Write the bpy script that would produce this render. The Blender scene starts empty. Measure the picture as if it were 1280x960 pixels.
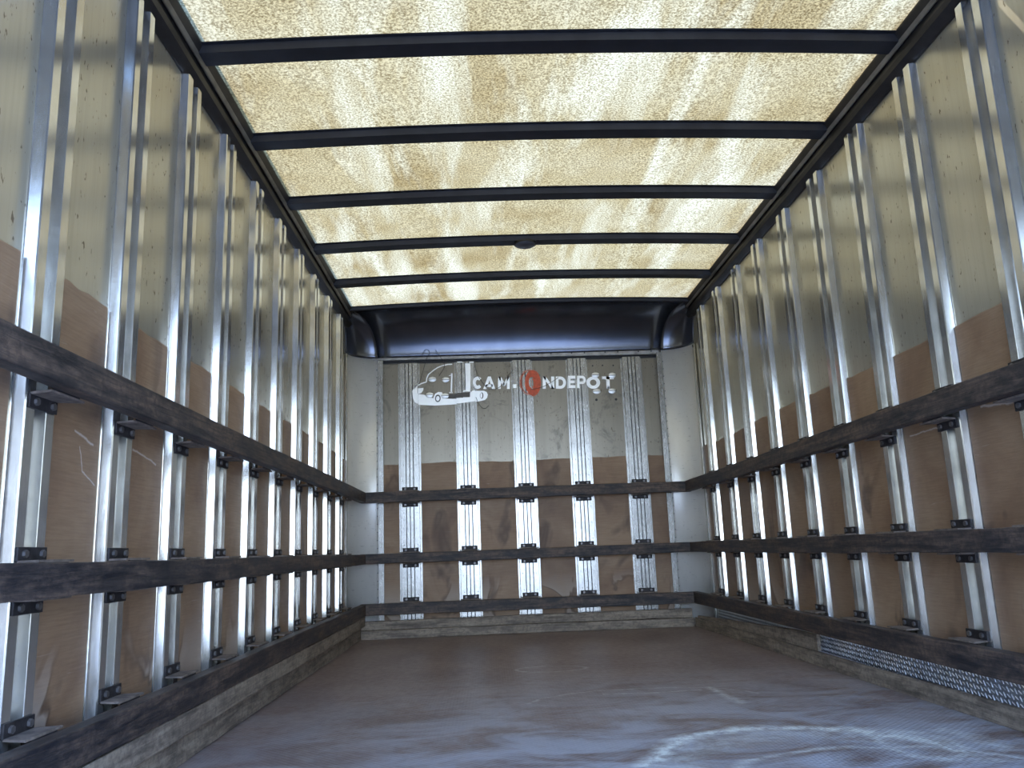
import bpy, bmesh, math, random
from mathutils import Vector, Matrix
random.seed(7)
C = bpy.context.scene.collection
sc = bpy.context.scene

# ------------------------------------------------------------------ camera
cam_d = bpy.data.cameras.new('camera')
cam = bpy.data.objects.new('camera', cam_d); C.objects.link(cam)
f = Vector((0.03391106, 0.97967964, 0.19768118))
r = Vector((0.99894606, -0.0271034, -0.03704282))
u = Vector((0.03093226, -0.198729, 0.97956622))
m = Matrix((r, u, -f)).transposed().to_4x4()
m.translation = Vector((0.8685, 0.0, 0.5717))
cam.matrix_world = m
cam_d.sensor_width = 36.0
cam_d.lens = 1030.4 / 1280 * 36
cam_d.clip_start = 0.05
sc.camera = cam
# ------------------------------------------------------------------ light
w = bpy.data.worlds.new('sky'); sc.world = w; w.use_nodes = True
nt = w.node_tree; nt.nodes.clear()
o_ = nt.nodes.new('ShaderNodeOutputWorld'); bg = nt.nodes.new('ShaderNodeBackground')
tc = nt.nodes.new('ShaderNodeTexCoord'); sp = nt.nodes.new('ShaderNodeSeparateXYZ')
cr = nt.nodes.new('ShaderNodeValToRGB')
nt.links.new(tc.outputs['Generated'], sp.inputs[0]); nt.links.new(sp.outputs['Z'], cr.inputs[0])
cr.color_ramp.elements[0].position = 0.0; cr.color_ramp.elements[0].color = (0.74, 0.87, 1.0, 1)
cr.color_ramp.elements[1].position = 0.42; cr.color_ramp.elements[1].color = (0.26, 0.48, 1.0, 1)
nt.links.new(cr.outputs[0], bg.inputs[0]); bg.inputs[1].default_value = 4.5
nt.links.new(bg.outputs[0], o_.inputs[0])
sd = bpy.data.lights.new('sun', 'SUN'); sd.energy = 5.0; sd.angle = math.radians(0.6); sd.color = (1.0, 0.93, 0.82)
sun = bpy.data.objects.new('sun', sd); C.objects.link(sun)
sun.rotation_euler = Vector((0.35, -0.55, -1.0)).to_track_quat('-Z', 'Y').to_euler()
vs = sc.view_settings
sc.display_settings.display_device = 'sRGB'
vs.view_transform = 'Standard'; vs.look = 'None'; vs.gamma = 1.0; vs.use_curve_mapping = False
vs.exposure = 1.05
sc.cycles.use_denoising = True
sc.cycles.max_bounces = 10; sc.cycles.diffuse_bounces = 6; sc.cycles.glossy_bounces = 6
sc.cycles.sample_clamp_indirect = 6.0

# ------------------------------------------------------------------ materials
class NT:
    def __init__(s, name):
        s.m = bpy.data.materials.new(name); s.m.use_nodes = True
        s.t = s.m.node_tree; s.t.nodes.clear()
        s.out = s.t.nodes.new('ShaderNodeOutputMaterial')
    def n(s, typ, **kw):
        x = s.t.nodes.new('ShaderNode' + typ)
        for k, v in kw.items(): setattr(x, k, v)
        return x
    def l(s, a, b): s.t.links.new(a, b)
    def coord(s, scale=(1, 1, 1), rot=(0, 0, 0), kind='Object'):
        t = s.n('TexCoord'); mp = s.n('Mapping')
        s.l(t.outputs[kind], mp.inputs[0])
        mp.inputs['Scale'].default_value = scale; mp.inputs['Rotation'].default_value = rot
        oi = s.n('ObjectInfo'); mu = s.n('Math', operation='MULTIPLY'); mu.inputs[1].default_value = 37.0
        s.l(oi.outputs['Random'], mu.inputs[0])
        cb = s.n('CombineXYZ')
        for i in range(3): s.l(mu.outputs[0], cb.inputs[i])
        s.l(cb.outputs[0], mp.inputs['Location'])
        return mp.outputs[0]
    def pos(s, scale=(1, 1, 1), rot=(0, 0, 0)):
        g = s.n('NewGeometry'); mp = s.n('Mapping'); s.l(g.outputs['Position'], mp.inputs[0])
        mp.inputs['Scale'].default_value = scale; mp.inputs['Rotation'].default_value = rot
        return mp.outputs[0]
    def noise(s, vec, scale, detail=4, rough=.55, dist=0.0):
        x = s.n('TexNoise'); x.inputs['Scale'].default_value = scale; x.inputs['Detail'].default_value = detail
        x.inputs['Roughness'].default_value = rough; x.inputs['Distortion'].default_value = dist
        s.l(vec, x.inputs['Vector']); return x.outputs['Fac']
    def ramp(s, fac, stops):
        x = s.n('ValToRGB'); e = x.color_ramp.elements
        while len(e) < len(stops): e.new(0.5)
        for el, (p, c) in zip(e, stops):
            el.position = p; el.color = (c, c, c, 1) if isinstance(c, (int, float)) else (*c, 1)
        s.l(fac, x.inputs[0]); return x.outputs[0]
    def mix(s, fac, a, b, mode='MIX'):
        x = s.n('MixRGB', blend_type=mode)
        for i, v in ((0, fac), (1, a), (2, b)):
            if isinstance(v, (int, float)): x.inputs[i].default_value = v if i == 0 else (v, v, v, 1)
            elif isinstance(v, tuple): x.inputs[i].default_value = (*v, 1)
            else: s.l(v, x.inputs[i])
        return x.outputs[0]
    def math(s, op, a, b=None, c=None):
        x = s.n('Math', operation=op)
        for i, v in ((0, a), (1, b), (2, c)):
            if v is None: continue
            if isinstance(v, (int, float)): x.inputs[i].default_value = v
            else: s.l(v, x.inputs[i])
        return x.outputs[0]
    def bump(s, h, strength=.3, dist=.01, normal=None):
        b = s.n('Bump'); b.inputs['Strength'].default_value = strength; b.inputs['Distance'].default_value = dist
        s.l(h, b.inputs['Height'])
        if normal is not None: s.l(normal, b.inputs['Normal'])
        return b.outputs[0]
    def principled(s, col, rough=.5, metal=0.0, normal=None, spec=.5):
        p = s.n('BsdfPrincipled')
        for k, v in (('Base Color', col), ('Roughness', rough), ('Metallic', metal), ('Specular IOR Level', spec)):
            if isinstance(v, (int, float)): p.inputs[k].default_value = v if k != 'Base Color' else (v, v, v, 1)
            elif isinstance(v, tuple): p.inputs[k].default_value = (*v, 1)
            else: s.l(v, p.inputs[k])
        if normal is not None: s.l(normal, p.inputs['Normal'])
        s.l(p.outputs[0], s.out.inputs[0]); return p

def mat_post(name='galvanised_steel', lo=(.58, .565, .53), hi=(.78, .77, .73), rough=(.10, .22), metal=.85):
    t = NT(name); v = t.coord()
    a = t.noise(v, 9, 5); b = t.noise(t.coord((30, 30, 3)), 4, 6, .7)
    vo = t.n('TexVoronoi'); vo.inputs['Scale'].default_value = 70; t.l(v, vo.inputs['Vector'])
    sp_ = t.mix(.25, t.ramp(a, [(.3, lo), (.7, hi)]), vo.outputs['Color'], 'SOFT_LIGHT')
    bw = t.n('RGBToBW'); t.l(vo.outputs['Color'], bw.inputs[0])
    g = t.mix(t.math('MULTIPLY', bw.outputs[0], .25), t.ramp(a, [(.3, lo), (.7, hi)]), tuple(x * .8 for x in lo))
    dirt = t.ramp(b, [(.62, 0.0), (.78, 1.0)])
    g = t.mix(t.math('MULTIPLY', dirt, .55), g, (.16, .14, .12))
    ro = t.math('ADD', t.math('MULTIPLY', b, rough[1] - rough[0]), rough[0])
    t.principled(g, ro, t.math('SUBTRACT', metal, t.math('MULTIPLY', dirt, .4)), t.bump(b, .02, .003))
    return t.m
M = {}
M['post'] = mat_post()
M['post_dirty'] = mat_post('weathered_steel', (.36, .355, .34), (.50, .495, .48), (.18, .34), .75)

def mat_sheet(name, base, metal, rough, smudge=False):
    t = NT(name); p = t.pos()
    big = t.noise(t.pos((1.2, 1.2, .5)), 2.5, 4)
    sp_ = t.noise(t.pos((1, 1, .45)), 75, 2, .6)
    st = t.noise(t.pos((9, 9, .35)), 6, 5, .65)
    d = tuple(x * .72 for x in base)
    c = t.mix(t.ramp(big, [(.3, 0.0), (.75, .7)]), base, d)
    c = t.mix(t.math('MULTIPLY', t.ramp(st, [(.45, 0.0), (.8, 1.0)]), .4), c, tuple(x * .6 for x in base))
    specks = t.ramp(sp_, [(.66, 0.0), (.72, 1.0)])
    c = t.mix(t.math('MULTIPLY', specks, .8), c, (.10, .07, .04))
    if smudge:
        sm1 = t.ramp(t.noise(t.pos((1, 1, 1)), 4.5, 8, .78, .8), [(.54, 0.0), (.66, 1.0)])
        c = t.mix(t.math('MULTIPLY', sm1, .65), c, (.10, .09, .075))
    ro = t.math('ADD', t.math('MULTIPLY', st, .14), rough)
    wav = t.noise(t.pos((1, 1, .6)), 2.2, 2)
    t.principled(c, ro, metal, t.bump(wav, .12, .02))
    return t.m
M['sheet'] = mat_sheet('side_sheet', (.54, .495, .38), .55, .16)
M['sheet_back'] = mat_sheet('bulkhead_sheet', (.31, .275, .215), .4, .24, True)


def mat_ply():
    t = NT('plywood'); g = t.coord((6, 6, 1.3), (0, 0, 0))
    big = t.noise(t.coord((1, 1, 1)), 3.2, 5, .6, .6); gr = t.noise(t.coord((3, 3, 60)), 3, 6, .7)
    c = t.ramp(big, [(.25, (.20, .105, .055)), (.5, (.33, .205, .115)), (.78, (.44, .30, .185))])
    c = t.mix(t.math('MULTIPLY', t.ramp(gr, [(.35, 0.0), (.75, 1.0)]), .35), c, (.09, .05, .03))
    oi = t.n('ObjectInfo')
    c = t.mix(t.math('MULTIPLY', oi.outputs['Random'], .55), c, t.mix(.5, c, (.16, .105, .07)))
    scr = t.noise(t.coord((4, 4, 45), (0.25, 0.2, 0.1)), 2.0, 3, .5, 1.2)
    c = t.mix(t.ramp(scr, [(.70, 0.0), (.76, .45)]), c, (.42, .33, .27))
    stain = t.noise(t.coord((1.5, 1.5, .8)), 2.3, 3, .5, .8)
    c = t.mix(t.ramp(stain, [(.60, 0.0), (.68, .6), (.74, .35)]), c, (.045, .022, .014))
    g_ = t.n('NewGeometry'); s_ = t.n('SeparateXYZ'); t.l(g_.outputs['Position'], s_.inputs[0]); X, Y, Z = s_.outputs
    # dried water marks low down: pale inside, dark tide line
    low = t.ramp(t.math('ADD', Z, t.math('MULTIPLY', big, .25)), [(.38, 1.0), (.52, 0.0)])
    wn = t.noise(t.pos((1, 1, .8)), 3.4, 3, .5, .6)
    c = t.mix(t.math('MULTIPLY', low, t.ramp(wn, [(.53, 0.0), (.56, .65), (.7, .55)])), c, (.46, .38, .31))
    c = t.mix(t.math('MULTIPLY', low, t.ramp(wn, [(.50, 0.0), (.535, .75), (.56, 0.0)])), c, (.09, .055, .035))
    # long pale scratches on the left lining and the right lining
    jit = t.math('MULTIPLY', t.math('SUBTRACT', t.noise(t.pos(), 18, 3), .5), .02)
    for x_lo, x_hi, y0, z0, y1, z1, wd in ((-1, .5, 2.00, .893, 2.10, .871, .0045), (-1, .5, 2.33, .889, 2.50, .866, .004), (-1, .5, 2.03, .86, 2.05, .80, .003), (-1, .5, 2.05, .80, 2.12, .772, .003), (1.5, 3, 2.62, .935, 2.95, .925, .004), (1.5, 3, 2.25, .94, 2.5, .955, .006)):
        L = math.hypot(y1 - y0, z1 - z0); uy, uz = (y1 - y0) / L, (z1 - z0) / L
        ay, az = t.math('SUBTRACT', Y, y0), t.math('SUBTRACT', Z, z0)
        al = t.math('ADD', t.math('MULTIPLY', ay, uy), t.math('MULTIPLY', az, uz))
        ac = t.math('ABSOLUTE', t.math('ADD', t.math('SUBTRACT', t.math('MULTIPLY', az, uy), t.math('MULTIPLY', ay, uz)), jit))
        k = t.math('MAXIMUM', t.math('SUBTRACT', 1.0, t.math('DIVIDE', ac, wd)), 0.0)
        for cnd in (t.math('GREATER_THAN', al, 0.0), t.math('LESS_THAN', al, L), t.math('GREATER_THAN', X, float(x_lo)), t.math('LESS_THAN', X, float(x_hi))): k = t.math('MULTIPLY', k, cnd)
        c = t.mix(t.math('MULTIPLY', k, .9), c, (.62, .54, .48))
    t.principled(c, t.math('ADD', t.math('MULTIPLY', gr, .2), .42), 0.0, t.bump(gr, .25, .003), .45)
    return t.m
M['ply'] = mat_ply()

def mat_wood(name, a, b, c3, along, rough=.55):
    sc_ = {'x': (1.2, 22, 22), 'y': (22, 1.2, 22)}[along]
    t = NT(name); g = t.noise(t.coord(sc_), 2.5, 7, .75, .6); big = t.noise(t.coord({'x': (2, 7, 7), 'y': (7, 2, 7)}[along]), 2.6, 7, .7)
    gr = t.noise(t.coord(), 45, 4, .7)
    c = t.mix(t.ramp(big, [(.42, 0.0), (.58, 1.0)]), t.ramp(g, [(.40, a), (.60, b)]), t.ramp(g, [(.40, b), (.60, c3)]))
    c = t.mix(t.ramp(gr, [(.45, 0.0), (.65, .5)]), c, a)
    t.principled(c, t.math('ADD', t.math('MULTIPLY', big, .3), rough - .15), 0.0, t.bump(g, .6, .004), .4)
    return t.m
for ax in 'xy':
    M['rail_' + ax] = mat_wood('dark_wood_' + ax, (.008, .009, .014), (.050, .041, .038), (.16, .11, .082), ax)
    M['kick_' + ax] = mat_wood('grey_wood_' + ax, (.09, .075, .06), (.25, .20, .155), (.38, .32, .245), ax, .65)

def simple(name, col, rough=.5, metal=0.0, ns=12, var=.3, bump=.1, spec=.5):
    t = NT(name); n = t.noise(t.coord(), ns, 5, .6)
    c = t.mix(t.ramp(n, [(.35, 0.0), (.7, 1.0)]), tuple(x * (1 - var) for x in col), tuple(min(1, x * (1 + var * .5)) for x in col))
    t.principled(c, rough, metal, t.bump(n, bump, .003), spec); return t.m
M['cap'] = simple('fairing_sheet', (.17, .18, .21), .22, .85, 3, .2, .02)
def scuffed_column():
    t = NT('column_alloy'); a = t.noise(t.pos((3, 3, 1)), 3, 5)
    sc1 = t.ramp(t.noise(t.pos((5, 5, 60)), 3.0, 4, .6), [(.66, 0.0), (.70, 1.0)])
    sc2 = t.ramp(t.noise(t.pos((8, 8, 6)), 5.0, 5, .7), [(.62, 0.0), (.72, 1.0)])
    c = t.mix(t.ramp(a, [(.3, 0.0), (.8, .5)]), (.88, .86, .81), (.70, .67, .62))
    c = t.mix(t.math('MULTIPLY', sc1, .6), c, (.22, .20, .18)); c = t.mix(t.math('MULTIPLY', sc2, .45), c, (.30, .28, .25))
    t.principled(c, .36, .25, t.bump(sc1, .1, .002)); return t.m
M['column'] = scuffed_column()
M['bow'] = simple('bow_steel', (.022, .022, .027), .5, .2)
M['cant'] = simple('cant_alloy', (.045, .040, .036), .45, .4)
M['lip'] = simple('lip_alloy', (.45, .42, .36), .35, .8)
M['strip'] = simple('strip_alloy', (.42, .41, .40), .4, .6, 18, .35)
M['bracket'] = simple('bracket_steel', (.045, .04, .042), .6, .4, 40, .6)
M['tongue'] = simple('dusty_steel', (.24, .195, .165), .75, .1, 30, .5)
M['bolt'] = simple('bolt_steel', (.2, .19, .19), .4, .7)
M['white'] = simple('white_vinyl', (.98, .98, .96), .45, .8, 30, .04)
M['orange'] = simple('orange_vinyl', (.85, .14, .05), .5, 0, 40, .25)
M['orange_dark'] = simple('worn_orange_vinyl', (.66, .17, .09), .55, 0, 60, .5)
M['grey_vinyl'] = simple('grey_vinyl', (.13, .12, .11), .55, 0, 40, .3)
M['black'] = simple('black_plastic', (.012, .012, .014), .45)
M['lamp_lens'] = simple('grimy_lens', (.10, .10, .11), .3)
M['plate'] = simple('tread_alloy', (.26, .285, .32), .4, .5, 25, .35)
M['lug'] = simple('worn_lug_alloy', (.80, .83, .87), .28, .5, 25, .1)
M['pads'] = simple('white_pad', (.95, .96, .97), .3, 0, 10, .03)

def mat_roof():
    t = NT('fibreglass_roof')
    fine = t.noise(t.pos((1, 1, 1)), 120, 3, .75); mid = t.noise(t.pos((1.1, 1, 1)), 2.6, 3, .5)
    streak = t.noise(t.pos((2.6, .42, 1), (0, 0, .35)), 2.0, 4, .55, .4)
    c = t.ramp(mid, [(.28, (.46, .34, .18)), (.5, (.62, .51, .33)), (.75, (.72, .63, .47))])
    c = t.mix(t.ramp(streak, [(.47, 0.0), (.68, .9)]), c, (1.0, .96, .84))
    c = t.mix(1.0, c, t.ramp(fine, [(.40, (.45, .39, .30)), (.5, .95), (.60, (1.45, 1.45, 1.45))]), 'MULTIPLY')
    c = t.mix(1.0, c, (.222, .192, .128), 'MULTIPLY')
    tr = t.n('BsdfTranslucent'); df = t.n('BsdfDiffuse'); mx = t.n('MixShader')
    t.l(c, tr.inputs[0]); df.inputs[0].default_value = (.45, .38, .27, 1)
    mx.inputs[0].default_value = .12; t.l(tr.outputs[0], mx.inputs[1]); t.l(df.outputs[0], mx.inputs[2])
    t.l(mx.outputs[0], t.out.inputs[0]); return t.m
M['roof'] = mat_roof()

def mat_floor():
    t = NT('resin_floor')
    big = t.noise(t.pos((1, .7, 1)), 2.2, 6, .62, .4); grain = t.noise(t.pos(), 30, 5, .7)
    c = t.ramp(big, [(.3, (.20, .145, .13)), (.52, (.28, .21, .185)), (.75, (.36, .29, .26))])
    c = t.mix(t.math('MULTIPLY', t.ramp(grain, [(.4, 0.0), (.7, 1.0)]), .35), c, (.07, .045, .038))
    # dusty film plus blue sky glare painted into the loading end, broken by noise
    g = t.n('NewGeometry'); s = t.n('SeparateXYZ'); t.l(g.outputs['Position'], s.inputs[0])
    X, Y = s.outputs[0], s.outputs[1]
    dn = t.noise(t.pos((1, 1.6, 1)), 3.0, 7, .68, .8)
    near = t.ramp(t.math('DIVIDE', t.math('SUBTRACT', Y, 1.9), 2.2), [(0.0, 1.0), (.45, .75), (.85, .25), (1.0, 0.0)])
    dust_glare = t.math('MULTIPLY', t.ramp(dn, [(.40, 0.0), (.58, 1.0)]), near)
    dust_glare = t.math('MULTIPLY', dust_glare, t.ramp(X, [(.2, .45), (1.0, 1.0)]))
    c = t.mix(t.math('MULTIPLY', dust_glare, .75), c, (.56, .60, .68))
    # chalky swirl scraped by pallets
    wob = t.math('MULTIPLY', t.math('SUBTRACT', t.noise(t.pos(), 5.0, 6), .5), .34)
    brk = t.ramp(t.noise(t.pos(), 22.0, 7, .75), [(.36, 0.0), (.60, 1.0)])
    marks = None
    for cx, cy, rx, ry, wd, am, ymin in ((1.70, 2.28, .42, .43, .13, 1.3, 2.32), (1.74, 2.22, .40, .40, .30, .40, 2.2), (1.85, 2.1, .42, .32, .07, .7, 2.2), (2.05, 2.42, .10, .16, .3, .7, 2.2), (1.15, 4.2, .17, .10, .10, .5, 0), (1.45, 3.25, .45, .28, .035, .40, 3.3)):
        dx = t.math('DIVIDE', t.math('SUBTRACT', X, cx), rx); dy = t.math('DIVIDE', t.math('SUBTRACT', Y, cy), ry)
        rr = t.math('SQRT', t.math('ADD', t.math('MULTIPLY', dx, dx), t.math('MULTIPLY', dy, dy)))
        e = t.math('ABSOLUTE', t.math('SUBTRACT', t.math('ADD', rr, wob), 1.0))
        k = t.math('SUBTRACT', 1.0, t.math('DIVIDE', e, wd)); k = t.math('MAXIMUM', k, 0.0)
        k = t.math('MULTIPLY', k, t.math('MULTIPLY', brk, am))
        k = t.math('MULTIPLY', k, t.math('GREATER_THAN', Y, ymin))
        marks = k if marks is None else t.math('MAXIMUM', marks, k)
    # a few straight scuffs
    for x0, y0, dx_, dy_, ln, wd, am in ((1.74, 3.5, .05, -1, .38, .03, .55), (2.2, 2.6, .15, -1, .3, .06, .5), (1.3, 3.42, 1, .03, .4, .02, .5)):
        L = math.hypot(dx_, dy_); ux, uy = dx_ / L, dy_ / L
        ax = t.math('SUBTRACT', X, x0); ay = t.math('SUBTRACT', Y, y0)
        al = t.math('ADD', t.math('MULTIPLY', ax, ux), t.math('MULTIPLY', ay, uy))
        ac = t.math('ABSOLUTE', t.math('ADD', t.math('SUBTRACT', t.math('MULTIPLY', ay, ux), t.math('MULTIPLY', ax, uy)), t.math('MULTIPLY', wob, .25)))
        k = t.math('MAXIMUM', t.math('SUBTRACT', 1.0, t.math('DIVIDE', ac, wd)), 0.0)
        k = t.math('MULTIPLY', k, t.math('MULTIPLY', t.math('GREATER_THAN', al, 0.0), t.math('LESS_THAN', al, ln)))
        marks = t.math('MAXIMUM', marks, t.math('MULTIPLY', k, t.math('MULTIPLY', brk, am)))
    c = t.mix(t.math('MINIMUM', marks, 1.0), c, (.92, .97, .93))
    # embossed anti-slip lattice
    wv = []
    for rot in (math.radians(45), math.radians(-45)):
        wz = t.n('TexWave'); wz.inputs['Scale'].default_value = 18; t.l(t.pos((1, 1, 1), (0, 0, rot)), wz.inputs['Vector']); wv.append(wz.outputs['Fac'])
    h = t.math('MULTIPLY', wv[0], wv[1])
    nrm = t.bump(h, .35, .004); nrm = t.bump(big, .3, .02, nrm)
    ro = t.math('ADD', t.math('MULTIPLY', grain, .25), .28)
    ro = t.math('ADD', ro, t.math('MULTIPLY', dust_glare, .1))
    t.principled(c, ro, 0.0, nrm, .55); return t.m
M['floor'] = mat_floor()
M['ground'] = simple('asphalt', (.42, .42, .42), .8, 0, 3, .2)
M['outer'] = simple('outer_skin', (.7, .7, .7), .5)

# ------------------------------------------------------------------ mesh helpers
class MB:
    def __init__(s): s.bm = bmesh.new()
    def box(s, x0, x1, y0, y1, z0, z1, bevel=0, mi=0):
        r_ = bmesh.ops.create_cube(s.bm, size=1)
        vs_ = r_['verts']
        for v in vs_:
            v.co = Vector((x0 + (v.co.x + .5) * (x1 - x0), y0 + (v.co.y + .5) * (y1 - y0), z0 + (v.co.z + .5) * (z1 - z0)))
        fs = {f_ for v in vs_ for f_ in v.link_faces}
        for f_ in fs: f_.material_index = mi
        if bevel:
            es = list({e for v in vs_ for e in v.link_edges})
            bmesh.ops.bevel(s.bm, geom=es, offset=bevel, segments=2, affect='EDGES', profile=.5)
        return s
    def prism(s, poly, a0, a1, fn, mi=0):
        """poly: 2-D points; fn(p, a) -> 3-D point."""
        A = [s.bm.verts.new(fn(p, a0)) for p in poly]; B = [s.bm.verts.new(fn(p, a1)) for p in poly]
        n = len(poly); fs = []
        for i in range(n):
            fs.append(s.bm.faces.new((A[i], A[(i + 1) % n], B[(i + 1) % n], B[i])))
        fs.append(s.bm.faces.new(A[::-1])); fs.append(s.bm.faces.new(B))
        for f_ in fs: f_.material_index = mi
        return s
    def cyl(s, c, axis, rad, h, seg=12, r2=None, mi=0):
        q = Vector(axis).normalized().to_track_quat('Z', 'Y').to_matrix().to_4x4()
        mt = Matrix.Translation(Vector(c)) @ q
        r_ = bmesh.ops.create_cone(s.bm, cap_ends=True, segments=seg, radius1=rad, radius2=rad if r2 is None else r2, depth=h, matrix=mt)
        for v in r_['verts']:
            for f_ in v.link_faces: f_.material_index = mi
        return s
    def grid(s, rows, mi=0):
        V = [[s.bm.verts.new(p) for p in rw] for rw in rows]
        for i in range(len(V) - 1):
            for j in range(len(V[0]) - 1):
                f_ = s.bm.faces.new((V[i][j], V[i][j + 1], V[i + 1][j + 1], V[i + 1][j])); f_.smooth = True; f_.material_index = mi
        return s
    def build(s, name, mats, parent=None, smooth=False):
        bmesh.ops.recalc_face_normals(s.bm, faces=s.bm.faces)
        me = bpy.data.meshes.new(name); s.bm.to_mesh(me); s.bm.free()
        for x in (mats if isinstance(mats, (list, tuple)) else [mats]): me.materials.append(x)
        if smooth:
            for p in me.polygons: p.use_smooth = True
        o = bpy.data.objects.new(name, me); C.objects.link(o)
        if parent is not None: o.parent = parent
        return o
def tag(o, label=None, cat=None, group=None, kind=None):
    if label: o['label'] = label
    if cat: o['category'] = cat
    if group: o['group'] = group
    if kind: o['kind'] = kind
    return o
def empty(name, loc, rz=0):
    o = bpy.data.objects.new(name, None); C.objects.link(o); o.location = loc; o.rotation_euler = (0, 0, rz); o.empty_display_size = .05
    return o
def copy_tree(o, parent=None):
    c = o.copy(); C.objects.link(c)
    if parent is not None: c.parent = parent
    for ch in [x for x in list(C.objects) if x.parent == o]: copy_tree(ch, c)
    return c
ORD = ['first', 'second', 'third', 'fourth', 'fifth', 'sixth', 'seventh', 'eighth', 'ninth', 'tenth', 'eleventh', 'twelfth']

# ------------------------------------------------------------------ dimensions
XL, XR, YB = -.128, 2.423, 6.085           # wall sheet planes
Y0 = .15                                  # tailgate end
ZT = 2.215                                 # top of posts
PV = .028                                  # post height off the sheet
def roof_z(x): return 2.316 + .026 * (1 - ((x - 1.142) / 1.21) ** 2)

# ------------------------------------------------------------------ setting
b = MB().box(-40, 40, -60, 40, -1.3, -1.2); tag(b.build('ground', M['ground']), kind='structure')
b = MB().box(XL - .03, XR + .03, Y0, YB + .03, -.06, 0); tag(b.build('floor', M['floor']), kind='structure')
b = MB().box(XL - .03, XL, Y0, YB + .03, 0, 2.36); tag(b.build('wall_left', M['sheet']), kind='structure')
b = MB().box(XR, XR + .03, Y0, YB + .03, 0, 2.36); tag(b.build('wall_right', M['sheet']), kind='structure')
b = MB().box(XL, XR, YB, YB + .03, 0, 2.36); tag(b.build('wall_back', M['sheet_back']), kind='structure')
N = 24
def roof_rows(y0, y1, dz=0):
    ys = [y0 + (y1 - y0) * i / 8 for i in range(9)]
    xs = [-.10 + (2.395 + .10 - 0) * i / N for i in range(N + 1)]
    return [[(x, y, roof_z(x) + dz) for x in xs] for y in ys]
YR = 2.25                                  # opaque rear part over the roll-up door
b = MB(); b.grid(roof_rows(YR, 5.73, .002)); tag(b.build('ceiling', M['roof']), kind='structure')
b = MB().box(XL - .03, XR + .03, Y0, YR, 2.36, 2.39).box(XL, XR, Y0, Y0 + .12, 2.0, 2.36).box(XL - .03, XR + .03, 5.74, YB + .03, 2.36, 2.39)
tag(b.build('trim_1', M['bow']), kind='structure')
# cant rails (roof-edge rails)
for side, nm in ((0, 'trim_2'), (1, 'trim_3')):
    prof = [(-.14, 2.36), (-.085, 2.352), (-.060, 2.345), (-.063, 2.311), (-.078, 2.283), (-.082, 2.277), (-.094, 2.283), (-.096, 2.25), (-.084, 2.243), (-.090, 2.226), (-.12, 2.205), (-.14, 2.205)]
    fn = (lambda p, a: (p[0], a, p[1])) if side == 0 else (lambda p, a: (2.285 + .01 - p[0], a, p[1]))
    b = MB().prism(prof, Y0, 5.86, fn)
    lp = [(-.074, 2.287), (-.0825, 2.2735), (-.087, 2.2735), (-.080, 2.290)]
    b.prism(lp, Y0, 5.80, fn, 1)
    tag(b.build(nm, [M['cant'], M['lip']]), kind='structure')

# ------------------------------------------------------------------ roof bows
def bow_mesh(y0, wd=.084, hh=.032):
    b = MB(); xs = [-.075 + 2.445 * i / N for i in range(N + 1)]
    # hat section: two side flanges under the sheet and a hanging channel
    sec = [(-.014, 0.0), (-.014, -.003), (0, -.004), (.003, -hh), (wd - .003, -hh), (wd, -.004), (wd + .014, -.003), (wd + .014, 0.0)]
    rows = [[(x, y0 + s_[0], roof_z(x) + s_[1]) for s_ in sec] for x in xs]
    V = [[b.bm.verts.new(p) for p in rw] for rw in rows]
    for i in range(len(V) - 1):
        for j in range(len(sec)):
            k = (j + 1) % len(sec); b.bm.faces.new((V[i][j], V[i][k], V[i + 1][k], V[i + 1][j]))
    b.bm.faces.new(V[0]); b.bm.faces.new(V[-1][::-1])
    return b
BY = [2.574, 3.203, 3.832, 4.461, 5.085]
names_b = ['nearest to the open end', 'second from the open end', 'third from the open end', 'carrying the round dome lamp', 'between dome lamp and front fairing']
for y, nb in zip(BY, names_b):
    tag(bow_mesh(y).build('roof_bow', M['bow']), 'dark steel bow under the translucent roof, ' + nb, 'roof bow', 'roof bows')
tag(bow_mesh(5.69, .035, .024).build('roof_bow', M['bow']), 'thin dark roof bow along the top edge of the curved front fairing', 'roof bow', 'roof bows')
# dome lamp on the fourth bow
lz = roof_z(1.13) - .032
t = empty('dome_lamp', (1.13, BY[3] + .042, lz)); tag(t, 'small round dark dome lamp fixed under a roof bow in the middle of the ceiling', 'lamp')
b = MB().cyl((0, 0, -.006), (0, 0, 1), .064, .012, 32); b.build('lamp_base', M['black'], t)
b = MB()
b.grid([[(.058 * math.cos(q) * math.cos(a), .058 * math.cos(q) * math.sin(a), -.012 - .016 * math.sin(q)) for a in [2 * math.pi * j / 32 for j in range(33)]] for q in [math.pi / 2 * i / 6 for i in range(7)]])
b.build('lamp_lens', M['lamp_lens'], t)

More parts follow.
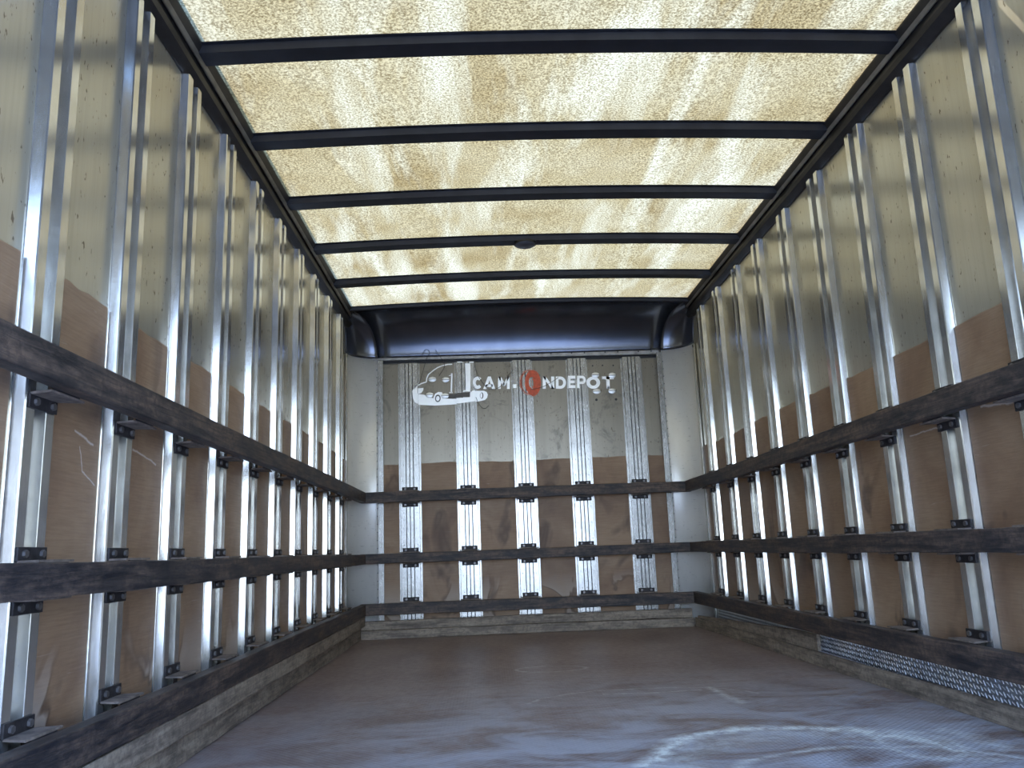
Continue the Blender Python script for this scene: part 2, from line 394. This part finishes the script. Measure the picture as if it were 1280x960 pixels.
# ------------------------------------------------------------------ front fairing
def fairing():
    root = empty('front_fairing', (1.15, 6.0, 2.03))
    tag(root, 'dark curved metal fairing joining the roof to the front wall', 'fairing')
    def pt(a, x, y_back=None):
        arch = (roof_z(x) - 2.316) * math.cos(a)
        return 2.02 + .294 * math.cos(a) + arch
    def yc(a): return 5.715 + .335 * math.sin(a)
    A = [math.pi / 2 * i / 24 for i in range(25)]
    def rr(a): return .20 * math.sin(a) ** .6 + .001
    b = MB(); rows = []
    for a in A:
        x0, x1 = XL + .004 + rr(a), XR - .004 - rr(a)
        rows.append([(x0 + (x1 - x0) * j / 20 - 1.15, yc(a) - 6.0, pt(a, x0 + (x1 - x0) * j / 20) - 2.03) for j in range(21)])
    b.grid(rows); o = b.build('fairing_sheet', M['cap'], root)
    sm = o.modifiers.new('s', 'SOLIDIFY'); sm.thickness = .004; sm.offset = 0
    for sd_ in (0, 1):
        b = MB(); rows = []
        for a in A:
            rw = []
            for j in range(13):
                q = math.pi / 2 * j / 12; R_ = rr(a)
                dx = R_ - R_ * math.cos(q); dy = -R_ + R_ * math.sin(q)
                x = XL + .004 + dx if sd_ == 0 else XR - .004 - dx
                rw.append((x - 1.15, yc(a) + dy - 6.0 - .003, pt(a, x) - 2.03 - .001))
            rows.append(rw)
        b.grid(rows); o = b.build('corner_piece', M['cap'], root)
        sm = o.modifiers.new('s', 'SOLIDIFY'); sm.thickness = .006; sm.offset = 0
    return root
fairing()
# flat trim strip under the fairing, with screws
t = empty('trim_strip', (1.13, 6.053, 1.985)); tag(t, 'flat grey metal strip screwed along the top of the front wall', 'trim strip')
b = MB().box(-1.085, 1.07, -.0035, .0035, 0.012, .052, .001); o = b.build('strip', M['strip'], t); MB().box(-1.08, 1.065, .022, .030, -.010, .011).build('painted_gap_shadow', M['black'], t); t.rotation_euler = (0, .006, 0)  # black bar stands in for the shadow gap below the strip
for i in range(17):
    b = MB().cyl((-1.02 + i * .127 + (i % 2) * .03, -.005, .034), (0, 1, 0), .0055, .004, 8); b.build('screw', M['black'], t)

# ------------------------------------------------------------------ posts
def post_mesh(h, rivets=False, side=1):
    """two face flats with a ramped groove between them; the ramp faces +x for side 1"""
    W2, g = (.069 if rivets else .0615), .0235
    b = MB(); q = side
    sec = [(-W2 - .010, 0), (-W2 - .010, .0015), (-W2 - .004, .0015), (-W2 + .001, PV - .003), (-W2 + .004, PV), (-g - .001, PV), (-g, PV - .001),
           (-g + .003, PV - .0265), (g - .001, PV - .0265), (g, PV - .001), (g + .001, PV), (W2 - .004, PV), (W2 - .001, PV - .003), (W2 + .004, .0015), (W2 + .010, .0015), (W2 + .010, 0)]
    if side < 0: sec = [(-x, v) for x, v in sec][::-1]
    if rivets:
        sec = [(-W2 - .012, 0), (-W2 - .012, .002), (-W2, .002), (-W2, PV - .002), (-W2 + .002, PV)]
        for sx, dz in ((-.027, -.001), (.000, 0), (.027, .001)):
            sec += [(sx - .0032, PV), (sx - .0028, PV - .014), (sx + .0028, PV - .014), (sx + .0032, PV)]
        sec += [(W2 - .002, PV), (W2, PV - .002), (W2, .002), (W2 + .012, .002), (W2 + .012, 0)]
    b.prism(sec, 0, h, lambda p, a: (p[0], p[1], a))
    n = int(h / .115)
    if rivets:
        for sx in (-.027, 0, .027): b.box(sx - .0028, sx + .0028, PV - .0142, PV - .010, .002, h - .002, mi=2)
    for i in range(n):
        z = .05 + i * .115
        for x, v in ((-.048, PV), (.048, PV), (.013, PV)):
            if rivets: b.cyl((x + .004 * math.sin(i * 2.3), v + .0008, z), (0, 1, 0), .0035, .002, 6, mi=1)
    o = b.build('steel_post', [M['post'], M['bolt'], M['black']]); return o
LP = [1.722 + .4145 * k for k in range(10)]
RP = [2.162 + .4165 * k for k in range(9)]
BP = [.238, .661, 1.086, 1.503, 1.919]
posts = []
proto = post_mesh(2.2 - .01)
proto_r = post_mesh(2.2 - .165, False, -1)
proto_r.name = 'steel_post.R'
rz_of = {'L': -math.pi / 2, 'R': math.pi / 2, 'B': math.pi}
def place(o, wall, c, z):
    v = {'L': (XL, c, z), 'R': (XR, c, z), 'B': (c, YB, z)}[wall]
    o.location = v; o.rotation_euler = (0, 0, rz_of[wall])
first = True
for wall, arr, txt in (('L', LP, 'left wall'), ('R', RP, 'right wall')):
    for k, y in enumerate(arr):
        src = proto if wall == 'L' else proto_r
        o = src if k == 0 else src.copy()
        if k: C.objects.link(o)
        o.name = 'steel_post'
        place(o, wall, y + (.080 if wall == 'L' else .066), .012 if wall == 'L' else .166)
        n = len(arr) - 1 - k
        tag(o, 'grooved galvanised steel post on the %s, %s' % (txt, ORD[n] + ' from the corner column'), 'post', 'steel posts of the ' + txt)
pb = post_mesh(1.965, True); pb.data.materials[0] = M['post_dirty']
dsc = ['leftmost', 'second from the left, crossing the painted truck', 'middle one, under the orange tyre', 'fourth from the left, under the middle letters', 'rightmost']
for k, x in enumerate(BP):
    o = pb if k == 0 else pb.copy()
    if k: C.objects.link(o)
    place(o, 'B', x + .068, .012)
    tag(o, 'scuffed steel post on the front wall, ' + dsc[k], 'post', 'steel posts of the front wall')

# ------------------------------------------------------------------ corner columns
def column(side):
    x0 = XL + .004 if side == 0 else XR - .004
    s = 1 if side == 0 else -1
    root = empty('corner_column', (x0, YB - .028, 0))
    tag(root, 'pale rounded metal corner column at the front %s corner' % ('left' if side == 0 else 'right'), 'column', 'corner columns')
    R_ = .20; h = 2.022
    b = MB(); pts = []
    for j in range(17):
        q = math.pi / 2 * j / 16
        pts.append((s * (R_ - R_ * math.cos(q)), -R_ + R_ * math.sin(q)))
    b.grid([[(px, py, z) for px, py in pts] for z in (0.01, h)])
    o = b.build('rounded_sheet', M['column'], root); sm = o.modifiers.new('s', 'SOLIDIFY'); sm.thickness = .004; sm.offset = 0
    b = MB().box(*sorted((s * R_, s * (R_ + .040))), -.010, -.002, .01, h - .02, .001)
    for i in range(34): b.cyl((s * (R_ - .006), -.004, .05 + i * .057), (0, 1, 0), .0035, .006, 6, mi=1)
    b.build('back_flange', [M['post_dirty'], M['black']], root)
    b = MB().box(*sorted((s * .002, s * .012)), -R_ - .045, -R_ + .002, .01, h - .02, .001); b.build('side_flange', M['post'], root)
    return root
column(0); column(1)

# ------------------------------------------------------------------ plywood lining
def ply(wall, u0, u1, h, label, notch=0):
    b = MB(); th = .006; n = max(2, int((u1 - u0) / .05))
    top = [(u0 + (u1 - u0) * i / n, h + random.uniform(-.004, .004) + (notch if i == 0 else 0)) for i in range(n + 1)]
    zb = .166 if wall == 'R' else .005
    poly = [(u0, zb), (u1, zb)] + top[::-1]
    fn = {'L': lambda p, a: (XL + a, p[0], p[1]), 'R': lambda p, a: (XR - a, p[0], p[1]), 'B': lambda p, a: (p[0], YB - a, p[1])}[wall]
    b.prism(poly, .0005, th, fn)
    o = b.build('plywood_panel', M['ply']); tag(o, label, 'panel', 'plywood lining of the ' + {'L': 'left wall', 'R': 'right wall', 'B': 'front wall'}[wall])
for wall, arr, txt, hh in (('L', LP, 'left', 1.243), ('R', RP, 'right', 1.243)):
    edges = [.9] + [q for y in arr for q in (y - .004, y + .152)] + [5.872]
    nb = len(arr)
    for k in range(nb + 1):
        n = nb - k
        w_ = 'right beside the corner column' if n == 0 else 'in the %s bay from the corner column' % ORD[n]
        ply(wall, edges[2 * k] + .001, edges[2 * k + 1] - .001, hh + random.uniform(-.006, .006), 'brown plywood panel low on the %s wall, %s' % (txt, w_))
be = [.096 + .012, *[q for x in BP for q in (x - .013, x + .149)], 2.192 - .004]
bl_ = ['narrow one beside the left column', 'second from the left', 'third from the left, with a dark nick', 'fourth from the left, plain reddish brown', 'fifth from the left, heavily water stained', 'narrow one beside the right column']
bh = [1.222, 1.226, 1.218, 1.222, 1.224, 1.224]
for k in range(6):
    ply('B', be[2 * k] + .001, be[2 * k + 1] - .001, bh[k], 'brown plywood panel on the front wall, ' + bl_[k])

# ------------------------------------------------------------------ rails
RZ = [(.942, 1.017, 'upper'), (.513, .582, 'middle'), (.161, .239, 'lower')]
def plank(x0, x1, y0, y1, z0, z1, along, mat, name, label, cat='rail', group=None, wob=.0015, n=40):
    b = MB().box(x0, x1, y0, y1, z0, z1, .003)
    ax = 0 if along == 'x' else 1
    L = (x1 - x0) if ax == 0 else (y1 - y0); a0 = x0 if ax == 0 else y0
    for i in range(1, n):
        co = [0, 0, 0]; no = [0, 0, 0]; co[ax] = a0 + L * i / n; no[ax] = 1
        bmesh.ops.bisect_plane(b.bm, geom=b.bm.verts[:] + b.bm.edges[:] + b.bm.faces[:], plane_co=co, plane_no=no)
    ph = random.random() * 6
    for v in b.bm.verts:
        s_ = v.co[ax]
        v.co.z += wob * math.sin(s_ * 2.1 + ph) + wob * .4 * math.sin(s_ * 11 + ph * 2 + v.co.z * 40)
        v.co[1 - ax] += wob * .4 * math.sin(s_ * 7.3 + ph)
    return tag(b.build(name, mat), label, cat, group)
for z0, z1, nm in RZ:
    plank(-.042, 0, 1.0, 5.956, z0, z1, 'y', M['rail_y'], 'wooden_rail', nm + ' dark wooden rail running along the left wall', group='wooden rub rails')
    plank(2.3, 2.342, 1.0, 5.956, z0, z1, 'y', M['rail_y'], 'wooden_rail', nm + ' dark wooden rail running along the right wall', group='wooden rub rails')
    plank(-.042, 2.342, 5.958, 5.998, z0, z1, 'x', M['rail_x'], 'wooden_rail', nm + ' dark wooden rail across the front wall', group='wooden rub rails')

# ------------------------------------------------------------------ brackets
def bracket(h, foot):
    root = empty('rail_bracket', (0, 0, 0))
    for s, nm in ((1, 'upper_tab'), (-1, 'lower_tab'))[:1 if foot else 2]:
        z = s * (h / 2 + .004)
        b = MB().box(-.057, .057, .0005, .006, min(z, z + s * .030), max(z, z + s * .030), .0015); tb = b.build(nm, M['bracket'], root)
        for x in (-.034, .034): MB().cyl((x, .009, z + s * .016), (0, 1, 0), .0085, .007, 6).build('bolt', M['bolt'], tb)
        b = MB(); zz = sorted((z - s * .0025, z + s * .0025))
        b.prism([(-.055, .004), (.055, .004), (.072, .0575), (-.072, .0575)], zz[0], zz[1], lambda p, a: (p[0], p[1], a))
        b.build('tongue', M['tongue'], root)
    b = MB().box(-.05, .05, .0505, .0572, -h / 2 - .001, h / 2 + .001); b.build('web_plate', M['bracket'], root)
    return root
for z0, z1, nm in RZ:
    pr = bracket(z1 - z0, nm == 'lower'); used = False; zc = (z0 + z1) / 2
    for wall, arr, txt in (('L', LP, 'left wall'), ('R', RP, 'right wall'), ('B', BP, 'front wall')):
        for k, c in enumerate(arr):
            o = copy_tree(pr) if used else pr; used = True
            cc = c + {'L': .082, 'R': .076, 'B': .068}[wall]
            o.location = {'L': (XL + PV, cc, zc), 'R': (XR - PV, cc, zc), 'B': (cc, YB - PV, zc)}[wall]
            o.rotation_euler = (0, 0, rz_of[wall])
            n = len(arr) - 1 - k
            if wall == 'B': wh = ('leftmost post', 'second post from the left', 'middle post', 'fourth post from the left', 'rightmost post')[k]
            else: wh = ORD[n] + ' post from the corner'
            tag(o, 'dark bracket holding the %s rail to the %s, %s' % (nm, wh, txt), 'bracket', 'brackets of the %s rail' % nm)

# ------------------------------------------------------------------ kick boards and tread plate
plank(-.078, -.038, 1.0, 5.965, .001, .088, 'y', M['kick_y'], 'kick_board', 'pale worn wooden board on the floor along the left wall', 'board', 'kick boards')
plank(-.043, -.004, 1.0, 5.950, .092, .157, 'y', M['kick_y'], 'kick_board', 'board stacked between the floor board and lower rail along the left wall', 'board', 'kick boards')
plank(-.10, 2.296, 5.972, 6.010, .001, .061, 'x', M['kick_x'], 'kick_board', 'worn wooden board on the floor across the front wall', 'board', 'kick boards')
plank(-.06, 2.285, 5.974, 6.010, .064, .124, 'x', M['kick_x'], 'kick_board', 'upper board of the two stacked across the foot of the front wall', 'board', 'kick boards')
def skewed(x0, th, y0, y1, z0, ztop, mat, label):
    b = MB(); n = 40; rows = []
    for i in range(n + 1):
        y = y0 + (y1 - y0) * i / n; x = x0 - .028 * (y - 2.5) + .0006 * math.sin(y * 7); zt = ztop(y)
        rows.append([(x, y, z0), (x, y, zt - .003), (x + .003, y, zt), (x + th, y, zt), (x + th, y, z0)])
    V = [[b.bm.verts.new(p) for p in rw] for rw in rows]
    for i in range(n):
        for k in range(5): b.bm.faces.new((V[i][k], V[i][(k + 1) % 5], V[i + 1][(k + 1) % 5], V[i + 1][k]))
    b.bm.faces.new(V[0]); b.bm.faces.new(V[-1][::-1])
    return tag(b.build('kick_board', mat), label, 'board', 'kick boards')
skewed(2.396, .012, 2.30, 5.965, .001, lambda y: .065 + .001 * math.sin(y * 3), M['kick_y'], 'pale worn wooden board on the floor along the right wall below the tread plate')
skewed(2.398, .016, 3.905, 5.9, .068, lambda y: .140 - .034 * max(0, y - 4.15), M['kick_y'], 'tapering grey board above the floor board, right wall, far end of the tread plate')
def tread():
    root = MB(); xf = 2.4165
    root.box(xf, xf + .004, 2.0, 5.8, .002, .156)
    nz, ny = 8, 190
    for j in range(ny):
        for i in range(nz):
            y = 2.02 + j * .0198; z = .012 + i * .0190
            a = 1.05 if (i + j) % 2 else .55
            ca, sa = math.cos(a), math.sin(a); L, Wd = .0100, .0022
            pts = []
            for (p, q, hgt) in ((-L, 0, 0), (0, -Wd, 0), (L, 0, 0), (0, Wd, 0)):
                pts.append(root.bm.verts.new((xf, y + p * ca - q * sa, z + p * sa + q * ca)))
            t1 = root.bm.verts.new((xf - .003, y - .006 * ca, z - .006 * sa)); t2 = root.bm.verts.new((xf - .003, y + .006 * ca, z + .006 * sa))
            A, B_, C_, D_ = pts
            for fc in ((A, B_, t1), (A, t1, D_), (B_, C_, t2), (B_, t2, t1), (C_, D_, t2), (D_, t1, t2)): root.bm.faces.new(fc).material_index = 1
    o = root.build('tread_plate', [M['plate'], M['lug']])
    tag(o, 'silver diamond tread plate behind the foot of the right wall, under the lower rail', 'tread plate')
tread()

# ------------------------------------------------------------------ painted truck logo with lettering
LY = YB
def lx(px, py): return -2.673367 + .00603792 * px - .00022992 * py
def lz_(px, py): return 4.880573 - .00018958 * px - .00616278 * py
def Lp(X, Y, o=(500, 440)):                 # artwork units -> wall coordinates
    px, py = o[0] + X / 9.143, o[1] + Y / 9.143
    return (lx(px, py), lz_(px, py))
cuts = sorted([q for x in BP for q in (x - .001, x + .137)])
def surf_y(x):
    for b0 in BP:
        if b0 - .001 < x < b0 + .137:
            return LY - PV
    return LY
def drape(bm, lift=.0016):
    for c in cuts:
        bmesh.ops.bisect_plane(bm, geom=bm.verts[:] + bm.edges[:] + bm.faces[:], plane_co=(c, 0, 0), plane_no=(1, 0, 0))
    bmesh.ops.split_edges(bm, edges=[e for e in bm.edges if all(any(abs(v.co.x - c) < 1e-5 for c in cuts) for v in e.verts)])
    for f_ in bm.faces:
        y = surf_y(f_.calc_center_median().x) - lift
        for v in f_.verts: v.co.y = y
def decal(name, polys, mat, parent, lift=.0016):
    bm = bmesh.new()
    for pl in polys:
        vs_ = [bm.verts.new((x, 0, z)) for x, z in pl]
        f_ = bm.faces.new(vs_)
    bmesh.ops.triangulate(bm, faces=bm.faces[:])
    drape(bm, lift)
    return finish(name, bm, mat, parent)
def finish(name, bm, mat, parent):
    for f_ in bm.faces:
        f_.normal_update()
        if f_.normal.y > 0: f_.normal_flip()
    ex = bmesh.ops.extrude_face_region(bm, geom=bm.faces[:])
    for v in [g_ for g_ in ex['geom'] if isinstance(g_, bmesh.types.BMVert)]: v.co.y -= .0006
    bmesh.ops.recalc_face_normals(bm, faces=bm.faces)
    me = bpy.data.meshes.new(name); bm.to_mesh(me); bm.free(); me.materials.append(mat)
    o = bpy.data.objects.new(name, me); C.objects.link(o); o.parent = parent; return o
def stroke(pts, wd, o=(500, 440)):
    P = [Vector(Lp(x, y, o)) for x, y in pts]; out = []
    for a, b_ in zip(P[:-1], P[1:]):
        d = (b_ - a).normalized(); n = Vector((-d.y, d.x)) * wd / 2; e = d * wd * .25
        out.append([tuple(a - e + n), tuple(a - e - n), tuple(b_ + e - n), tuple(b_ + e + n)])
    return out
def ring(cx, cy, rx, ry, ix, iy, o=(500, 440), n=36, off=(0, 0), teeth=0):
    out = []
    for i in range(n):
        a0, a1 = 2 * math.pi * i / n, 2 * math.pi * (i + 1) / n
        k = 1.0 if not teeth or i % 2 else teeth
        out.append([Lp(cx + rx * k * math.cos(a0), cy + ry * k * math.sin(a0), o), Lp(cx + rx * k * math.cos(a1), cy + ry * k * math.sin(a1), o),
                    Lp(cx + off[0] + ix * math.cos(a1), cy + off[1] + iy * math.sin(a1), o), Lp(cx + off[0] + ix * math.cos(a0), cy + off[1] + iy * math.sin(a0), o)])
    return out
def disc(cx, cy, rx, ry, o=(500, 440), n=28):
    return [[Lp(cx + rx * math.cos(2 * math.pi * i / n), cy + ry * math.sin(2 * math.pi * i / n), o) for i in range(n)]]
logo = empty('painted_logo', (0, 0, 0))
tag(logo, 'white painted truck, capital lettering and orange tyre high on the front wall', 'painted logo')
root = logo
decal('truck_body', [[Lp(*q) for q in ((150, 455), (165, 425), (188, 395), (205, 380), (205, 480), (280, 490), (330, 520), (385, 530), (405, 480), (440, 458), (480, 462), (510, 500), (520, 535), (650, 538), (720, 532), (800, 526), (806, 470), (830, 452), (870, 446), (960, 446), (990, 460), (1003, 490), (995, 525), (970, 550), (900, 566), (720, 590), (640, 598), (560, 604), (400, 612), (230, 604), (185, 585), (160, 540))]], M['white'], root)
decal('cab_outline', stroke([(590, 143), (540, 146), (480, 160), (430, 180), (385, 210), (355, 235), (325, 260), (308, 300), (303, 345), (250, 362), (205, 385), (170, 425)], .009), M['white'], root)
decal('door_line', stroke([(590, 250), (590, 470)], .011) + stroke([(568, 466), (600, 466)], .009) + stroke([(560, 275), (596, 262)], .005), M['white'], root)
decal('exhaust_stack', [[Lp(*q) for q in ((741, 142), (800, 142), (803, 180), (806, 300), (803, 462), (725, 462), (728, 452), (752, 448), (750, 300))]] + [[Lp(*q) for q in ((650, 122), (712, 122), (712, 134), (650, 134))]] + [[Lp(*q) for q in ((788, 122), (840, 122), (838, 134), (790, 134))]], M['white'], root)
decal('headlamp', [[Lp(*q) for q in ((212, 418), (272, 412), (270, 440), (248, 470), (212, 478))]], M['white'], root)
decal('fuel_tank', [[Lp(*q) for q in ((556, 486), (800, 470), (800, 524), (556, 534))]], M['grey_vinyl'], root, .0026)
decal('wheel_rim', ring(437, 532, 32, 42, 20, 28), M['grey_vinyl'], root, .0030)
decal('rear_wheel', ring(935, 500, 18, 36, 14, 30, n=18, off=(-8, 0)), M['grey_vinyl'], root, .0030)
def arc(cx, cy, rx, ry, a0, a1, n=18):
    return [(cx + rx * math.cos(math.radians(a0 + (a1 - a0) * k / n)), cy + ry * math.sin(math.radians(a0 + (a1 - a0) * k / n))) for k in range(n + 1)]
def band(o_, i_): return [[o_[k], o_[k + 1], i_[k + 1], i_[k]] for k in range(len(o_) - 1)]
def quads(*q): return [[(x0, y0), (x1, y0), (x1, y1), (x0, y1)] for x0, y0, x1, y1 in q]
def glyph(ch):                              # bold capitals in a unit box, y up
    if ch == 'C': return band(arc(.52, .5, .52, .5, 42, 318), arc(.52, .5, .22, .23, 42, 318))
    if ch == 'O': return band(arc(.5, .5, .5, .5, 0, 360, 32), arc(.5, .5, .235, .25, 0, 360, 32))
    if ch == 'A': return [[(0, 0), (.27, 0), (.62, 1), (.38, 1)], [(.73, 0), (1, 0), (.62, 1), (.50, .72)]] + quads((.2, .17, .8, .37))
    if ch == 'M': return quads((0, 0, .24, 1), (.76, 0, 1, 1)) + [[(0, 1), (.24, 1), (.6, .42), (.5, .22), (.40, .25)], [(1, 1), (.76, 1), (.40, .42), (.5, .22), (.60, .25)]]
    if ch == 'N': return quads((0, 0, .27, 1), (.73, 0, 1, 1)) + [[(0, 1), (.27, 1), (1, 0), (.73, 0)]]
    if ch == 'D': return quads((0, 0, .27, 1)) + band([(.25, 1)] + arc(.45, .5, .55, .5, 90, -90) + [(.25, 0)], [(.25, .76)] + arc(.45, .5, .27, .26, 90, -90) + [(.25, .24)])
    if ch == 'E': return quads((0, 0, .32, 1), (.3, 0, 1, .23), (.3, .39, .9, .61), (.3, .77, 1, 1))
    if ch == 'P': return quads((0, 0, .28, 1)) + band([(.26, 1)] + arc(.6, .66, .4, .34, 90, -90) + [(.26, .32)], [(.26, .79)] + arc(.6, .66, .14, .13, 90, -90) + [(.26, .53)])
    if ch == 'T': return quads((.36, 0, .64, 1), (0, .77, 1, 1))
def letter(ch, X0, X1, Y0_, Y1_, o):
    bm = bmesh.new()
    for k, pl in enumerate(glyph(ch)):
        P = [Lp(X0 + x * (X1 - X0), Y1_ - y * (Y1_ - Y0_), o) for x, y in pl]
        bm.faces.new([bm.verts.new((x, 0, z)) for x, z in P])
    bmesh.ops.remove_doubles(bm, verts=bm.verts, dist=1e-5)
    drape(bm); finish('letter', bm, M['white'], root)
for ch, a, b_ in (('C', 833, 937), ('A', 950, 1088), ('M', 1118, 1252)): letter(ch, a, b_, 283, 425, (500, 440))
decal('full_stop', [[Lp(x, y, (640, 440)) for x, y in ((8, 378), (48, 378), (48, 424), (8, 424))]], M['white'], root)
for ch, a, b_ in (('N', 348, 482), ('D', 498, 615), ('E', 634, 718), ('P', 738, 836), ('O', 848, 1006), ('T', 1028, 1165)): letter(ch, a, b_, 283, 423, (640, 440))
O2 = (640, 440)
decal('full_stop', [[Lp(x, y, O2) for x, y in ((1088, 395), (1112, 395), (1112, 424), (1088, 424))]], M['white'], root)
decal('tyre_tread', ring(192, 356, 114, 146, 84, 126, O2, 64, teeth=.90), M['orange_dark'], root, .0014)
decal('tyre_side', ring(236, 358, 94, 152, 62, 104, O2, 60, teeth=.95) , M['orange'], root, .0020)
decal('tyre_wall', ring(232, 358, 66, 108, 38, 66, O2, 40, off=(-8, 0)), M['orange'], root, .0026)
decal('tyre_hub', ring(240, 360, 26, 56, 14, 44, O2, 24, off=(-9, 0)), M['orange'], root, .0028)

# ------------------------------------------------------------------ small fittings on the front wall
def oval_daylight_vent(x, z, label):
    t = empty('oval_vent', (x, surf_y(x), z)); tag(t, label, 'vent', 'oval vents with painted daylight')
    MB().grid([[(.030 * math.cos(a) * math.cos(q), -.002 - .004 * math.sin(q), .021 * math.sin(a) * math.cos(q)) for a in [2 * math.pi * j / 24 for j in range(25)]] for q in [math.pi / 2 * i / 5 for i in range(6)]]).build('daylight_oval', M['white'], t)  # white oval paints the daylight showing through the vent opening
    MB().box(-.030, .030, -.0075, -.0045, -.0015, .0015).build('slot', M['black'], t)
for (px, py, lab) in ((744.5, 469, 'above the round letter'), (765.5, 469.5, 'over the last letter, upper right'), (745.5, 489.5, 'below the round letter'), (765, 489, 'below the last letter, lower right'),
                      (540.5, 474.5, 'at the left of the painted truck window'), (557, 475, 'at the right of the painted truck window'), (537.5, 494, 'left of the painted truck wheel'), (556.5, 495, 'right of the painted truck wheel')):
    oval_daylight_vent(lx(px, py), lz_(px, py), 'small oval vent with painted daylight, front wall, ' + lab)
t = MB().box(-.0185, .0185, -.003, 0, -.19, 0, .001)
for i in range(7): t.cyl((0, -.004, -.02 - i * .025), (0, 1, 0), .004, .003, 6, mi=1)
o = t.build('perforated_strip', [M['black'], M['white']]); o.location = (lx(643.5, 452), YB - PV - .0005 if False else YB - .001, lz_(643.5, 452))
tag(o, 'black perforated strip beside the middle front post, left of the orange tyre', 'strip')
for i, (px, py) in enumerate(((745, 500), (769.5, 499.5), (741, 457.5), (753.5, 457), (767, 457))):
    x, z = lx(px, py), lz_(px, py)
    o = MB().cyl((0, -.0015, 0), (0, 1, 0), .0095 if i < 2 else .006, .003, 12).build('bolt_head', M['black']); o.location = (x, YB, z)
    tag(o, 'small dark bolt head on the front wall, ' + ('left of the two below the oval vents', 'right of the two below the oval vents', 'left of three above the last letters', 'middle of three above the last letters', 'right of three above the last letters')[i], 'bolt')
def wire(pts, label, rad=.0018):
    cu = bpy.data.curves.new('wire', 'CURVE'); cu.dimensions = '3D'; cu.bevel_depth = rad; cu.bevel_resolution = 2
    s_ = cu.splines.new('BEZIER'); s_.bezier_points.add(len(pts) - 1)
    for bp, (px, py, out) in zip(s_.bezier_points, pts):
        bp.co = (lx(px, py), 6.04 - out, lz_(px, py)); bp.handle_left_type = bp.handle_right_type = 'AUTO'
    dg = bpy.context.evaluated_depsgraph_get()
    o = bpy.data.objects.new('wire', cu); C.objects.link(o); dg = bpy.context.evaluated_depsgraph_get()
    me = bpy.data.meshes.new_from_object(o.evaluated_get(dg)); bpy.data.objects.remove(o)
    me.materials.append(M['black']); o = bpy.data.objects.new('wire', me); C.objects.link(o)
    return tag(o, label, 'wire')
wire([(525, 482, 0), (529, 468, .01), (534, 450, .02), (537, 443, .03), (533, 440, .03), (528, 447, .03)], 'thin black wire looping out of the trim strip above the painted truck cab')
wire([(544, 440, .03), (549, 447, .03), (556, 460, .02), (553, 466, .01), (549, 472, 0)], 'thin black wire hanging in front of the painted truck window')
wire([(592, 450, .01), (596, 468, .01), (603, 480, .01), (611, 488, .01), (624, 486, .01), (633, 474, .01), (641, 464, .01)], 'thin black wire sagging across the first letters')
wire([(595, 498, 0), (600, 508, .005), (606, 512, .005), (611, 508, .0)], 'short curl of dark wire below the painted truck tail')
wire([(662, 489, .01), (676, 486, .01), (688, 480, .01), (697, 474, .01)], 'thin dark wire crossing from the orange tyre to the next letter')
